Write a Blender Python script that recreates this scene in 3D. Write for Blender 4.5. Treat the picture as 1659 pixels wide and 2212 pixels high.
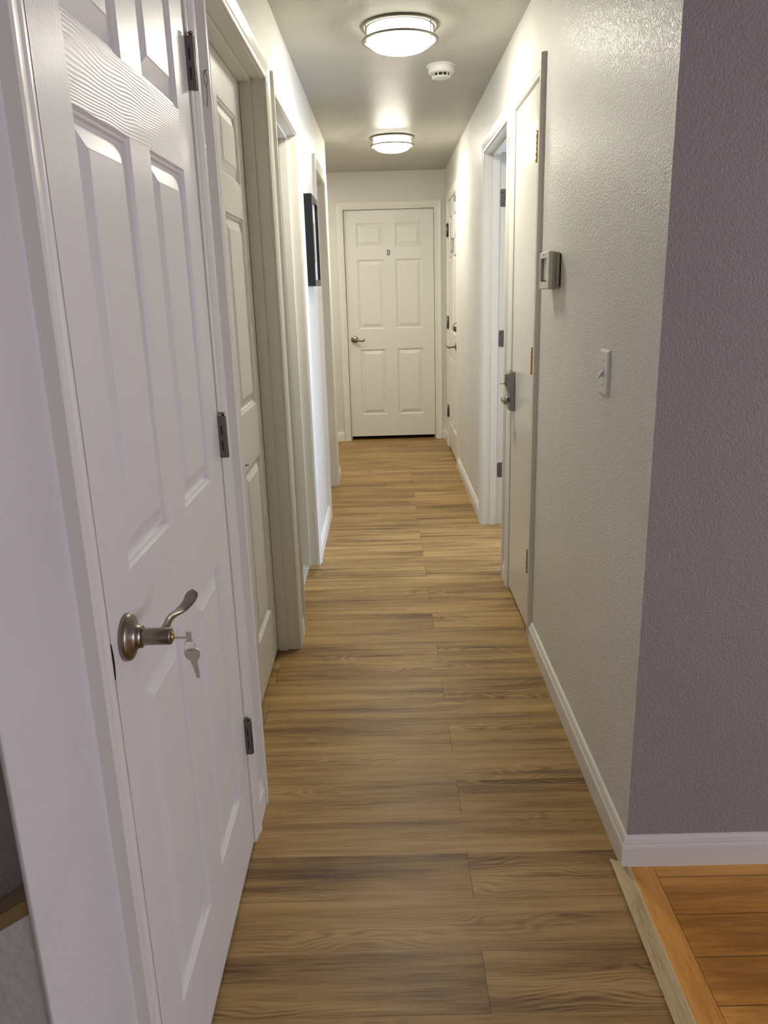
import bpy, bmesh, math, random
from mathutils import Vector, Matrix
random.seed(7)
S = bpy.context.scene
C = S.collection
for o in list(bpy.data.objects):
    bpy.data.objects.remove(o)

# ------------------------------------------------------------------ dimensions
L, R, F, H = -0.3825, 0.557, 7.345, 2.367      # left / right wall faces, far wall, ceiling
WT = 0.115                                     # wall thickness
RC = 1.615                                     # near corner of the right wall
LC = 0.668                                     # near corner of the left wall
LE = 5.88                                      # far end of the left wall
ZH, CW = 2.058, 0.060                          # head of the openings, casing width

# ------------------------------------------------------------------ camera
cam_d = bpy.data.cameras.new('camera')
cam = bpy.data.objects.new('camera', cam_d)
C.objects.link(cam)
S.camera = cam
r = Vector((0.99959, -0.0001, -0.0277)); f = Vector((-0.0076, 0.9615, -0.2747)).normalized()
r = (r - r.dot(f) * f).normalized(); u = r.cross(f)
cam.matrix_world = Matrix(((r.x, u.x, -f.x, 0), (r.y, u.y, -f.y, 0), (r.z, u.z, -f.z, 1.3823), (0, 0, 0, 1)))
cam_d.sensor_fit = 'VERTICAL'; cam_d.sensor_height = 36.0; cam_d.sensor_width = 27.0
cam_d.lens = 1686.5 / 2212 * 36.0
cam_d.clip_start = 0.02

# ------------------------------------------------------------------ light and exposure
LAMP_COL, LAMP_NEAR, LAMP_FAR, DRUM_STR = (1.0, 0.95, 0.81, 1), 92.0, 100.0, 5.0
S.view_settings.view_transform = 'Standard'
S.view_settings.look = 'None'
S.view_settings.exposure = 0.15
S.view_settings.gamma = 1.0
S.view_settings.use_curve_mapping = False
w = bpy.data.worlds.new('world'); S.world = w; w.use_nodes = True
w.node_tree.nodes['Background'].inputs[0].default_value = (0.55, 0.62, 0.80, 1)
w.node_tree.nodes['Background'].inputs[1].default_value = 0.02

def area(name, loc, rot, sx, sy, energy, col):
    d = bpy.data.lights.new(name, 'AREA'); d.shape = 'RECTANGLE'; d.size = sx; d.size_y = sy
    d.energy = energy; d.color = col
    o = bpy.data.objects.new(name, d); C.objects.link(o); o.location = loc; o.rotation_euler = rot
    return o
# daylight through the window of the oak-floored room on the right, a smaller one behind, the window of the side room,
# and an unseen fill light added round the far left corner to brighten that end
area('daylight_oak_room', (3.56, -0.25, 1.25), (0, math.radians(90), 0), 1.4, 1.9, 60, (0.80, 0.80, 1.0))
area('daylight_foyer', (-0.1, -2.56, 1.15), (math.radians(90), 0, 0), 2.0, 1.5, 2.5, (0.80, 0.84, 1.0))
area('recess_fill_light', (-1.0, 6.62, H - 0.03), (0, 0, 0), 0.3, 0.3, 8, (1.0, 0.94, 0.80))
area('daylight_side_room', (3.03, 4.25, 1.35), (0, math.radians(90), 0), 1.2, 1.1, 105, (0.58, 0.71, 1.0))

# ------------------------------------------------------------------ materials
def nt(m):
    m.use_nodes = True
    t = m.node_tree
    return t, t.nodes['Principled BSDF']

class NG:
    """little helper around a node tree"""
    def __init__(s, t): s.t = t
    def n(s, kind, **kw):
        x = s.t.nodes.new(kind)
        for k, v in kw.items(): setattr(x, k, v)
        return x
    def link(s, a, b): s.t.links.new(a, b)
    def put(s, inp, v):
        if isinstance(v, (int, float, tuple)): inp.default_value = v
        else: s.link(v, inp)
    def m(s, op, a, b=0.0, c=None, clamp=False):
        x = s.n('ShaderNodeMath', operation=op, use_clamp=clamp)
        s.put(x.inputs[0], a); s.put(x.inputs[1], b)
        if c is not None: s.put(x.inputs[2], c)
        return x.outputs[0]
    def comb(s, a, b, c):
        x = s.n('ShaderNodeCombineXYZ')
        for i, v in enumerate((a, b, c)): s.put(x.inputs[i], v)
        return x.outputs[0]
    def pos(s):
        g = s.n('ShaderNodeNewGeometry'); x = s.n('ShaderNodeSeparateXYZ'); s.link(g.outputs['Position'], x.inputs[0])
        return g.outputs['Position'], x.outputs[0], x.outputs[1], x.outputs[2]
    def noise(s, vec, scale, detail=2.0, rough=0.5, dist=0.0):
        x = s.n('ShaderNodeTexNoise'); s.link(vec, x.inputs['Vector'])
        x.inputs['Scale'].default_value = scale; x.inputs['Detail'].default_value = detail
        x.inputs['Roughness'].default_value = rough; x.inputs['Distortion'].default_value = dist
        return x.outputs['Fac']
    def ramp(s, fac, stops):
        x = s.n('ShaderNodeValToRGB'); s.link(fac, x.inputs[0])
        e = x.color_ramp.elements
        while len(e) < len(stops): e.new(0.5)
        for i, (p, c) in enumerate(stops):
            e[i].position = p; e[i].color = (c[0], c[1], c[2], 1) if isinstance(c, tuple) else (c, c, c, 1)
        return x.outputs[0]
    def mix(s, fac, a, b, mode='MIX'):
        x = s.n('ShaderNodeMix', data_type='RGBA', blend_type=mode)
        s.put(x.inputs[0], fac)
        for i, v in ((6, a), (7, b)):
            if isinstance(v, tuple): x.inputs[i].default_value = (v[0], v[1], v[2], 1)
            else: s.link(v, x.inputs[i])
        return x.outputs[2]
    def bump(s, h, strength, dist, bsdf):
        x = s.n('ShaderNodeBump'); x.inputs['Strength'].default_value = strength; x.inputs['Distance'].default_value = dist
        s.link(h, x.inputs['Height']); s.link(x.outputs[0], bsdf.inputs['Normal'])

def plain(name, col, rough=0.5, metal=0.0, spec=0.5):
    m = bpy.data.materials.new(name); t, b = nt(m)
    b.inputs['Base Color'].default_value = (*col, 1); b.inputs['Roughness'].default_value = rough
    b.inputs['Metallic'].default_value = metal; b.inputs['Specular IOR Level'].default_value = spec
    return m

def wall_paint(name, col, rough, strength, scale=150.0, spec=0.25):
    m = plain(name, col, rough, 0.0, spec); t, b = nt(m); g = NG(t)
    p, x, y, z = g.pos()
    n1 = g.noise(p, scale, 2.0, 0.5)
    n2 = g.noise(p, scale * 0.36, 1.0, 0.5)
    h = g.m('ADD', g.ramp(n1, [(0.38, 0.0), (0.62, 1.0)]), g.m('MULTIPLY', n2, 0.9))
    g.bump(h, strength, 0.0016, b)
    # faint unevenness of the rolled paint
    n3 = g.noise(p, 1.7, 3.0, 0.6)
    g.link(g.mix(g.ramp(n3, [(0.35, 0.0), (0.7, 1.0)]), col, tuple(c * 0.93 for c in col)), b.inputs['Base Color'])
    return m
M_WALL = wall_paint('orange_peel_wall_paint', (0.80, 0.782, 0.735), 0.36, 0.80, 200, 0.25)
M_RETURN = wall_paint('shade_toned_wall_paint', (0.385, 0.352, 0.340), 0.6, 0.5, 230)  # dim light on the walls facing the viewer is put into this darker colour
M_SMOOTHWALL = wall_paint('skimmed_wall_paint', (0.73, 0.71, 0.69), 0.55, 0.28, 60)
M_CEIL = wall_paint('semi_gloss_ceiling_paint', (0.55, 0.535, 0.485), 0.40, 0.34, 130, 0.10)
M_TRIM = plain('trim_paint', (0.80, 0.785, 0.72), 0.34, 0.0, 0.35)
M_PLAIN = plain('closet_door_paint', (0.74, 0.73, 0.68), 0.20, 0.0, 0.22)
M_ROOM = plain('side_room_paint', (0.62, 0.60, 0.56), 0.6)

def door_paint(name, horizontal, depth=0.0006):
    m = plain(name, (0.79, 0.775, 0.735), 0.36, 0.0, 0.35); t, b = nt(m); g = NG(t)
    p, x, y, z = g.pos()
    s = g.m('ADD', x, y)
    if horizontal: a, c = s, z
    else: a, c = z, s
    v = g.comb(g.m('MULTIPLY', a, 2.6), g.m('MULTIPLY', c, 8.0), 0.0)
    big = g.noise(v, 1.0, 2.0, 0.5)
    fine = g.noise(g.comb(g.m('MULTIPLY', a, 12.0), g.m('MULTIPLY', c, 260.0), 0.0), 1.0, 2.0, 0.5)
    ring = g.m('SINE', g.m('ADD', g.m('MULTIPLY', c, 1150.0 if horizontal else 1500.0), g.m('MULTIPLY', big, 62.0)))
    h = g.m('ADD', g.m('MULTIPLY', ring, 0.5 if horizontal else 0.22), g.m('MULTIPLY', fine, 0.6))
    g.bump(h, 0.45, depth, b)
    return m
M_DOOR_V = door_paint('embossed_door_paint_upright', False)
M_DOOR_H = door_paint('embossed_door_paint_level', True, 0.0006)

def vinyl():
    m = bpy.data.materials.new('wood_look_vinyl_plank'); t, b = nt(m); g = NG(t)
    p, x, y, z = g.pos()
    W, LEN = 0.1525, 1.22
    yy = g.m('DIVIDE', g.m('SUBTRACT', y, 1.21), W)
    row = g.m('FLOOR', yy); fy = g.m('FRACT', yy)
    odd = g.m('FLOORED_MODULO', row, 2.0)
    xx = g.m('DIVIDE', g.m('ADD', g.m('SUBTRACT', x, 0.173), g.m('MULTIPLY', odd, 0.61)), LEN)
    colm = g.m('FLOOR', xx); fx = g.m('FRACT', xx)
    wn = g.n('ShaderNodeTexWhiteNoise', noise_dimensions='2D')
    g.link(g.comb(row, colm, 0.0), wn.inputs['Vector'])
    sep = g.n('ShaderNodeSeparateColor'); g.link(wn.outputs['Color'], sep.inputs[0])
    s1, s2 = sep.outputs[0], sep.outputs[1]
    ox = g.m('MULTIPLY', s1, 37.0); oz = g.m('MULTIPLY', s2, 53.0)
    def vec(ax, ay): return g.comb(g.m('ADD', g.m('MULTIPLY', x, ax), ox), g.m('MULTIPLY', y, ay), oz)
    streak = g.noise(vec(1.4, 27.0), 1.0, 4.0, 0.62, 0.3)
    broad = g.noise(vec(1.6, 7.0), 1.0, 2.0, 0.5)
    fine = g.noise(vec(9.0, 330.0), 1.0, 3.0, 0.6)
    warp = g.noise(vec(2.6, 9.0), 1.0, 2.0, 0.5)
    ring = g.m('SINE', g.m('ADD', g.m('MULTIPLY', y, 430.0), g.m('MULTIPLY', warp, 105.0)))
    mask = g.ramp(g.noise(vec(1.7, 9.5), 1.0, 1.0, 0.5), [(0.52, 0.0), (0.66, 1.0)])
    v = g.m('ADD', g.m('MULTIPLY', streak, 0.62), g.m('MULTIPLY', broad, 0.38))
    v = g.m('ADD', v, g.m('MULTIPLY', g.m('SUBTRACT', fine, 0.5), 0.34))
    v = g.m('ADD', v, g.m('MULTIPLY', g.m('MULTIPLY', ring, mask), 0.075))
    v = g.m('ADD', v, g.m('MULTIPLY', g.m('SUBTRACT', s2, 0.5), 0.05))
    col = g.ramp(v, [(0.31, (0.090, 0.046, 0.016)), (0.41, (0.215, 0.123, 0.042)), (0.51, (0.340, 0.207, 0.073)), (0.64, (0.46, 0.298, 0.116))])
    ey = g.m('LESS_THAN', g.m('MINIMUM', fy, g.m('SUBTRACT', 1.0, fy)), 0.0045)
    ex = g.m('LESS_THAN', g.m('MINIMUM', fx, g.m('SUBTRACT', 1.0, fx)), 0.0008)
    seam = g.m('MAXIMUM', g.m('MULTIPLY', ey, 0.30), g.m('MULTIPLY', ex, 0.75))
    g.link(g.mix(seam, col, (0.05, 0.03, 0.018)), b.inputs['Base Color'])
    b.inputs['Roughness'].default_value = 0.40
    b.inputs['Specular IOR Level'].default_value = 0.26
    g.bump(g.m('SUBTRACT', g.m('MULTIPLY', fine, 0.7), seam), 0.35, 0.0008, b)
    return m
M_VINYL = vinyl()

def oak(name, along_y, stops, board=0.0, grain=1.0):
    m = bpy.data.materials.new(name); t, b = nt(m); g = NG(t)
    p, x, y, z = g.pos()
    a, c = (y, x) if along_y else (x, y)
    seed = 0.0; seam = None
    if board:
        q = g.m('DIVIDE', g.m('SUBTRACT', c, 1.565), board)
        row = g.m('FLOOR', q); fr = g.m('FRACT', q)
        wn = g.n('ShaderNodeTexWhiteNoise', noise_dimensions='1D'); g.link(row, wn.inputs['W'])
        seed = g.m('MULTIPLY', wn.outputs['Value'], 29.0)
        seam = g.m('LESS_THAN', g.m('MINIMUM', fr, g.m('SUBTRACT', 1.0, fr)), 0.011)
    def vec(ka, kc): return g.comb(g.m('MULTIPLY', a, ka), g.m('MULTIPLY', c, kc), seed)
    n1 = g.noise(vec(2.2, 18.0), 1.0, 3.0, 0.6)
    n2 = g.noise(vec(14.0, 260.0), 1.0, 3.0, 0.6)
    v = g.m('ADD', g.m('MULTIPLY', n1, 0.72), g.m('MULTIPLY', n2, 0.28 * grain))
    if board: v = g.m('ADD', v, g.m('MULTIPLY', g.m('SUBTRACT', wn.outputs['Value'], 0.5), 0.16))
    col = g.ramp(v, stops)
    pits = g.ramp(g.noise(vec(22.0, 420.0), 1.0, 2.0, 0.5), [(0.29, 1.0), (0.34, 0.0)])
    col = g.mix(g.m('MULTIPLY', pits, 0.6), col, tuple(k * 0.35 for k in stops[0][1]))
    if seam is not None: col = g.mix(g.m('MULTIPLY', seam, 0.8), col, (0.06, 0.03, 0.012))
    g.link(col, b.inputs['Base Color'])
    b.inputs['Roughness'].default_value = 0.34
    return m
OAK = [(0.32, (0.44, 0.185, 0.030)), (0.5, (0.72, 0.335, 0.062)), (0.68, (0.86, 0.44, 0.105))]
M_OAK = oak('oak_boards', False, OAK, board=0.117)
M_OAKB = oak('oak_border_board', True, [(k, (c[0] * 1.02, c[1] * 1.02, c[2] * 1.08)) for k, c in OAK])
M_STRIP = oak('bleached_transition_strip', True, [(0.42, (0.24, 0.165, 0.068)), (0.56, (0.50, 0.385, 0.19)), (0.72, (0.62, 0.495, 0.275))], grain=2.0)
M_CAPWOOD = oak('stair_cap_wood', False, [(0.34, (0.20, 0.14, 0.06)), (0.5, (0.30, 0.22, 0.10)), (0.66, (0.36, 0.27, 0.13))])

def tile():
    m = bpy.data.materials.new('pale_bathroom_tile'); t, b = nt(m); g = NG(t)
    p, x, y, z = g.pos()
    fx = g.m('FRACT', g.m('DIVIDE', g.m('ADD', x, 0.50), 0.305)); fy = g.m('FRACT', g.m('DIVIDE', g.m('SUBTRACT', y, 3.52), 0.305))
    e = g.m('MINIMUM', g.m('MINIMUM', fx, g.m('SUBTRACT', 1.0, fx)), g.m('MINIMUM', fy, g.m('SUBTRACT', 1.0, fy)))
    n = g.noise(p, 9.0, 4.0, 0.6)
    col = g.ramp(n, [(0.3, (0.42, 0.44, 0.40)), (0.7, (0.62, 0.63, 0.58))])
    g.link(g.mix(g.m('LESS_THAN', e, 0.012), col, (0.10, 0.09, 0.08)), b.inputs['Base Color'])
    b.inputs['Roughness'].default_value = 0.3
    return m
M_TILE = tile()

def brushed(name, col, rough):
    m = plain(name, col, rough, 1.0); t, b = nt(m); g = NG(t)
    p, x, y, z = g.pos()
    n = g.noise(g.comb(g.m('MULTIPLY', x, 300.0), g.m('MULTIPLY', y, 300.0), g.m('MULTIPLY', z, 2600.0)), 1.0, 2.0, 0.5)
    g.bump(n, 0.10, 0.0003, b)
    return m
M_NICKEL = brushed('satin_nickel', (0.29, 0.255, 0.205), 0.32)
M_STEEL = brushed('dull_steel_hinge', (0.20, 0.18, 0.165), 0.42)
M_RING = brushed('brushed_nickel_ring', (0.27, 0.255, 0.22), 0.5)
M_BRASS = brushed('aged_brass', (0.55, 0.40, 0.14), 0.32)
M_LOCK = brushed('gunmetal_lock', (0.30, 0.30, 0.29), 0.33)
M_KEY = brushed('nickel_key', (0.74, 0.69, 0.62), 0.45)
M_DARK = plain('dark_recess', (0.012, 0.010, 0.009), 0.7)
M_BLACK = plain('black_frame_lacquer', (0.006, 0.006, 0.007), 0.32)
M_PLASTIC = plain('white_plastic', (0.74, 0.73, 0.70), 0.35)
M_DEVICE = plain('thermostat_plastic', (0.66, 0.64, 0.58), 0.40)
M_GREYP = plain('thermostat_side_plastic', (0.45, 0.425, 0.375), 0.45)
M_SCREEN = plain('thermostat_screen', (0.52, 0.54, 0.48), 0.12)
M_MAT = plain('picture_mat', (0.66, 0.65, 0.60), 0.6)
M_INK = plain('black_letter', (0.01, 0.01, 0.01), 0.5)
M_WIRE = plain('thin_wire', (0.10, 0.085, 0.07), 0.4, 0.8)
M_PLAQUE = plain('grey_door_plaque', (0.22, 0.21, 0.20), 0.35)
def glass_lamp(name, strength):
    m = bpy.data.materials.new(name); t, b = nt(m)
    b.inputs['Base Color'].default_value = (0.9, 0.88, 0.82, 1)
    b.inputs['Emission Color'].default_value = LAMP_COL; b.inputs['Emission Strength'].default_value = strength
    return m
M_LAMP = glass_lamp('lit_opal_glass_bowl', LAMP_NEAR)
M_LAMP2 = glass_lamp('brighter_lit_opal_glass_bowl', LAMP_FAR)
M_DRUM = glass_lamp('lit_opal_glass_side', DRUM_STR)
def clear_glass():
    m = plain('clear_glass', (1, 1, 1), 0.05); t, b = nt(m)
    b.inputs['Transmission Weight'].default_value = 1.0; b.inputs['IOR'].default_value = 1.45
    return m
M_GLASS = clear_glass()

# ------------------------------------------------------------------ mesh helpers (all in world metres)
def MW(side):
    """(s along the wall, d out of the wall, z) -> world"""
    if side == 'left':  return lambda s, d, z: Vector((L + d, s, z))
    if side == 'right': return lambda s, d, z: Vector((R - d, s, z))
    if side == 'far':   return lambda s, d, z: Vector((s, F - d, z))
    if side == 'front_right': return lambda s, d, z: Vector((s, RC - d, z))
    if side == 'ceil':  return None
LEFT, RIGHT, FAR = MW('left'), MW('right'), MW('far')
ID = lambda a, b, c: Vector((a, b, c))

def box(bm, M, s0, s1, d0, d1, z0, z1, bevel=0.0, mi=0):
    vs = [bm.verts.new(M(s, d, z)) for s in (s0, s1) for d in (d0, d1) for z in (z0, z1)]
    fs = []
    for q in ((0, 1, 3, 2), (4, 6, 7, 5), (0, 4, 5, 1), (2, 3, 7, 6), (0, 2, 6, 4), (1, 5, 7, 3)):
        fc = bm.faces.new([vs[i] for i in q]); fc.material_index = mi; fs.append(fc)
    bmesh.ops.recalc_face_normals(bm, faces=fs)
    if bevel:
        es = list({e for fc in fs for e in fc.edges})
        bmesh.ops.bevel(bm, geom=es, offset=bevel, segments=2, affect='EDGES', profile=0.5)

def prism(bm, M, pts, d0, d1):
    """outline pts (s,z) extruded from d0 to d1"""
    a = [bm.verts.new(M(s, d0, z)) for s, z in pts]; b = [bm.verts.new(M(s, d1, z)) for s, z in pts]
    fs = [bm.faces.new(a), bm.faces.new(b)]
    n = len(pts)
    for i in range(n): fs.append(bm.faces.new((a[i], a[(i + 1) % n], b[(i + 1) % n], b[i])))
    bmesh.ops.recalc_face_normals(bm, faces=fs)

def lathe(bm, prof, origin, axis, seg=32, closed=True):
    """prof: (radius, height) turned about axis at origin"""
    axis = Vector(axis).normalized(); t = Vector((0, 0, 1)) if abs(axis.z) < 0.9 else Vector((1, 0, 0))
    e1 = axis.cross(t).normalized(); e2 = axis.cross(e1)
    o = Vector(origin); rings = []
    for rad, hgt in prof:
        if rad < 1e-6: rings.append([bm.verts.new(o + axis * hgt)])
        else: rings.append([bm.verts.new(o + axis * hgt + (e1 * math.cos(2 * math.pi * k / seg) + e2 * math.sin(2 * math.pi * k / seg)) * rad) for k in range(seg)])
    fs = []
    for A, B in zip(rings[:-1], rings[1:]):
        for k in range(seg):
            k2 = (k + 1) % seg
            if len(A) == 1 and len(B) == 1: continue
            if len(A) == 1: fs.append(bm.faces.new((A[0], B[k2], B[k])))
            elif len(B) == 1: fs.append(bm.faces.new((A[k], A[k2], B[0])))
            else: fs.append(bm.faces.new((A[k], A[k2], B[k2], B[k])))
    if closed:
        for rg in (rings[0], rings[-1]):
            if len(rg) > 1: fs.append(bm.faces.new(rg))
    bmesh.ops.recalc_face_normals(bm, faces=fs)
    for fc in fs: fc.smooth = True

def sweep(bm, pts, radii, seg=14, up=(0, 0, 1)):
    """tube through pts; radii: (across, along-up) per point"""
    pts = [Vector(p) for p in pts]; up = Vector(up); rings = []
    for i, p in enumerate(pts):
        t = (pts[min(i + 1, len(pts) - 1)] - pts[max(i - 1, 0)]).normalized()
        a = t.cross(up)
        if a.length < 1e-4: a = t.cross(Vector((1, 0.3, 0)))
        a.normalize(); b = a.cross(t)
        ra, rb = radii[i] if isinstance(radii, list) else radii
        rings.append([bm.verts.new(p + a * ra * math.cos(2 * math.pi * k / seg) + b * rb * math.sin(2 * math.pi * k / seg)) for k in range(seg)])
    fs = []
    for A, B in zip(rings[:-1], rings[1:]):
        for k in range(seg): fs.append(bm.faces.new((A[k], A[(k + 1) % seg], B[(k + 1) % seg], B[k])))
    fs += [bm.faces.new(rings[0]), bm.faces.new(rings[-1])]
    bmesh.ops.recalc_face_normals(bm, faces=fs)
    for fc in fs[:-2]: fc.smooth = True

def spline(pts, n=8):
    pts = [Vector(p) for p in pts]; out = []
    P = [pts[0]] + pts + [pts[-1]]
    for i in range(1, len(P) - 2):
        for k in range(n):
            t = k / n; a, b, c, d = P[i - 1], P[i], P[i + 1], P[i + 2]
            out.append(0.5 * ((2 * b) + (c - a) * t + (2 * a - 5 * b + 4 * c - d) * t * t + (3 * b - a - 3 * c + d) * t ** 3))
    out.append(pts[-1])
    return out

def obj(name, bm, mats, parent=None, smooth_angle=None):
    bm.verts.ensure_lookup_table()
    xs = [v.co for v in bm.verts]
    o0 = Vector(((min(v.x for v in xs) + max(v.x for v in xs)) / 2, (min(v.y for v in xs) + max(v.y for v in xs)) / 2, min(v.z for v in xs)))
    bmesh.ops.translate(bm, verts=bm.verts, vec=-o0)
    me = bpy.data.meshes.new(name); bm.to_mesh(me); bm.free()
    for m in (mats if isinstance(mats, (list, tuple)) else [mats]): me.materials.append(m)
    o = bpy.data.objects.new(name, me); C.objects.link(o)
    if parent:
        o.parent = parent
        pw = Vector((0, 0, 0)); q = parent
        while q: pw += q.location; q = q.parent
        o.location = o0 - pw
    else: o.location = o0
    return o
def tag(o, label, cat, group=None, kind=None):
    o['label'] = label; o['category'] = cat
    if group: o['group'] = group
    if kind: o['kind'] = kind
    return o
def empty(name, loc):
    o = bpy.data.objects.new(name, None); C.objects.link(o); o.location = loc; o.empty_display_size = 0.1
    return o
def st(name, bm, mats, label, cat): return tag(obj(name, bm, mats), label, cat, kind='structure')
B = bmesh.new

# ------------------------------------------------------------------ floors, ceiling
bm = B(); box(bm, ID, -3.0, 3.5, -3.0, 8.2, -0.05, 0.0)
st('floor', bm, M_VINYL, 'brown wood-look vinyl plank floor laid crosswise down the hallway', 'floor')
bm = B(); box(bm, ID, 0.622, 3.4, -2.45, RC - 0.012, -0.01, 0.003)
st('floor.001', bm, M_OAK, 'orange oak board floor right of the transition strip', 'floor')
bm = B(); box(bm, ID, 0.565, 0.6205, -2.45, RC - 0.012, -0.01, 0.0035)
st('trim_1', bm, M_OAKB, 'single orange oak border board between strip and crosswise oak boards', 'floor border')
bm = B()
sx = [(0.519, 0.0), (0.5195, 0.0030), (0.5215, 0.0042), (0.545, 0.0052), (0.558, 0.0052), (0.5612, 0.0035), (0.5615, 0.0)]
a = [bm.verts.new((x_, -2.4, z_)) for x_, z_ in sx]; b_ = [bm.verts.new((x_ + (0.008 if i < 1 else 0.004), 1.632 - (0.0 if i < 3 else 0.02), z_)) for i, (x_, z_) in enumerate(sx)]
for i in range(len(sx) - 1): bm.faces.new((a[i], a[i + 1], b_[i + 1], b_[i]))
bm.faces.new(a); bm.faces.new(b_)
bmesh.ops.recalc_face_normals(bm, faces=bm.faces)
st('trim_2', bm, M_STRIP, 'pale beige wood transition strip between vinyl and oak floors', 'floor strip')
bm = B(); box(bm, ID, -2.3, L - 0.045, 3.085, 4.58, -0.01, 0.004); 
st('floor.002', bm, M_TILE, 'pale grey tile floor glimpsed through the open left doorway', 'floor')
bm = B(); box(bm, ID, -3.0, 3.5, -3.0, 8.2, H, H + 0.08)
st('ceiling', bm, M_CEIL, 'off-white semi-gloss hallway ceiling', 'ceiling')

# ------------------------------------------------------------------ walls with their openings
D1 = (0.944, 1.722); D2 = (1.945, 2.865); D3 = (3.085, 3.852); D4 = (4.805, 5.562)
R1 = (2.955, 3.462); R2 = (3.680, 4.507); R3 = (6.112, 6.943); FD = (-0.346, 0.458)
JT = 0.018
def wall(name, M, s0, s1, openings, label, mat=M_WALL, d0=-WT, zt=H):
    bm = B(); s = s0
    for a_, b_ in openings:
        box(bm, M, s, a_, d0, 0, 0, zt); box(bm, M, a_, b_, d0, 0, ZH + JT, zt); s = b_
    box(bm, M, s, s1, d0, 0, 0, zt)
    return st(name, bm, mat, label, 'wall')
op = lambda D: (D[0] - JT, D[1] + JT)
def cut(v): return v
bm = B()
box(bm, LEFT, LC, op(D1)[0], -.006, 0, 0, H, 0.002)
st('wall_left_corner', bm, M_SMOOTHWALL, 'short piece of roughly skimmed wall at the left edge before the nearest door', 'wall')
wall('wall_left', LEFT, op(D1)[1], LE, [op(D2), op(D3), op(D4)], 'off-white textured left hallway wall with four doorways')
bm = B(); box(bm, LEFT, op(D1)[0], op(D1)[1], -WT, 0, ZH + JT, H)
st('wall_left_header', bm, M_WALL, 'wall above the nearest left door', 'wall')
wall('wall_right', RIGHT, RC + .0006, F, [op(R1), op(R2), op(R3)], 'off-white textured right hallway wall with thermostat and light switch')
wall('wall_far', FAR, -1.6, R, [op(FD)], 'off-white wall at the far end of the hallway')
bm = B(); box(bm, ID, R + .0008, 3.4, RC, RC + WT, 0, H)
st('wall_front_right', bm, M_RETURN, 'shaded mauve-grey textured wall turning right at the near corner', 'wall')

# side rooms seen through (or hidden by) the doors, and the foyer behind the camera
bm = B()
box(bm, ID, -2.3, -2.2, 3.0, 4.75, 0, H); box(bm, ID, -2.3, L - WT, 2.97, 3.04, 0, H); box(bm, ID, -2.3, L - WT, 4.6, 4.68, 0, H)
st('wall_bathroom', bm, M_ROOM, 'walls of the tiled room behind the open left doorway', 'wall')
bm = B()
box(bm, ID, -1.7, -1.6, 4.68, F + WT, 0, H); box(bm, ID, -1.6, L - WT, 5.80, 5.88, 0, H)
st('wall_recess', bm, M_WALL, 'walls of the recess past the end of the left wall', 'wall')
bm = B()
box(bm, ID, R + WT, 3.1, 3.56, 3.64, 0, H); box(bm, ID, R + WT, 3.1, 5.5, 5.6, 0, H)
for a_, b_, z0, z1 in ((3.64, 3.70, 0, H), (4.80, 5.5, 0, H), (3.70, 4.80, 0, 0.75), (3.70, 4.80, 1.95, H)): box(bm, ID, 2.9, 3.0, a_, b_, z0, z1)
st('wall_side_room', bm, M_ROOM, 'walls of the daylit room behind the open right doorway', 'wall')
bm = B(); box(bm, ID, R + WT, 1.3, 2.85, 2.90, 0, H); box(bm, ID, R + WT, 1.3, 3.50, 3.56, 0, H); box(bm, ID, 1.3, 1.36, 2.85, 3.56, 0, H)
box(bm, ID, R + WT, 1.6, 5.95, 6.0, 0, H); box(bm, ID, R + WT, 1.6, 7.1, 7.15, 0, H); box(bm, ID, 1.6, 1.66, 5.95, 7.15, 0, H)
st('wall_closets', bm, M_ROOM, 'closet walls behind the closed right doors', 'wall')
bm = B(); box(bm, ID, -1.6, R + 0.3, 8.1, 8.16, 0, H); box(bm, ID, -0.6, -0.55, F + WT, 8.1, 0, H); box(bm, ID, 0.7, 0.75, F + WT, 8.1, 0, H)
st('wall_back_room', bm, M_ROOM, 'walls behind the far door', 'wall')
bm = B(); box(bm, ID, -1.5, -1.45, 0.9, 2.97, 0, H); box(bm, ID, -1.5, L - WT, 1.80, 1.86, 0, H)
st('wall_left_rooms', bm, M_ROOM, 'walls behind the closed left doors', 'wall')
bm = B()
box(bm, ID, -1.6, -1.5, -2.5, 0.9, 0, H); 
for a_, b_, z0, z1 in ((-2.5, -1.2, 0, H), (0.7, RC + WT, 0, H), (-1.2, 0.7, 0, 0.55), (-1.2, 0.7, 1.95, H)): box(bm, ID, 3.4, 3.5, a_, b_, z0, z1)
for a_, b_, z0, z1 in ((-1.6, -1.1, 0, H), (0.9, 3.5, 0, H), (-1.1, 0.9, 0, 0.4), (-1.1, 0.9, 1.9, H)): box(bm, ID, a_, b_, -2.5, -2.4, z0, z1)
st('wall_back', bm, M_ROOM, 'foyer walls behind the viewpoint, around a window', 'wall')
def window(name, M, s0, s1, d0, d1, z0, z1, label):
    e = empty(name, M((s0 + s1) / 2, d0, z0)); tag(e, label, 'window', kind='structure')
    bm = B()
    for a_, b_, c_, d_ in ((s0, s1, z0, z0 + .05), (s0, s1, z1 - .05, z1), (s0, s0 + .05, z0 + .05, z1 - .05), (s1 - .05, s1, z0 + .05, z1 - .05), ((s0 + s1) / 2 - .02, (s0 + s1) / 2 + .02, z0 + .05, z1 - .05)):
        box(bm, M, a_, b_, d0, d1, c_, d_)
    obj('window_frame', bm, M_TRIM, e)
window('window_1', ID, -1.1, 0.9, -2.49, -2.43, 0.4, 1.9, 'white framed foyer window behind the viewpoint')
window('window_2', lambda s, d, z: Vector((d, s, z)), 3.70, 4.80, 2.93, 2.98, 0.75, 1.95, 'white framed window of the room on the right')
window('window_3', lambda s, d, z: Vector((d, s, z)), -1.2, 0.7, 3.43, 3.48, 0.55, 1.95, 'white framed window of the oak-floored room')

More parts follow.
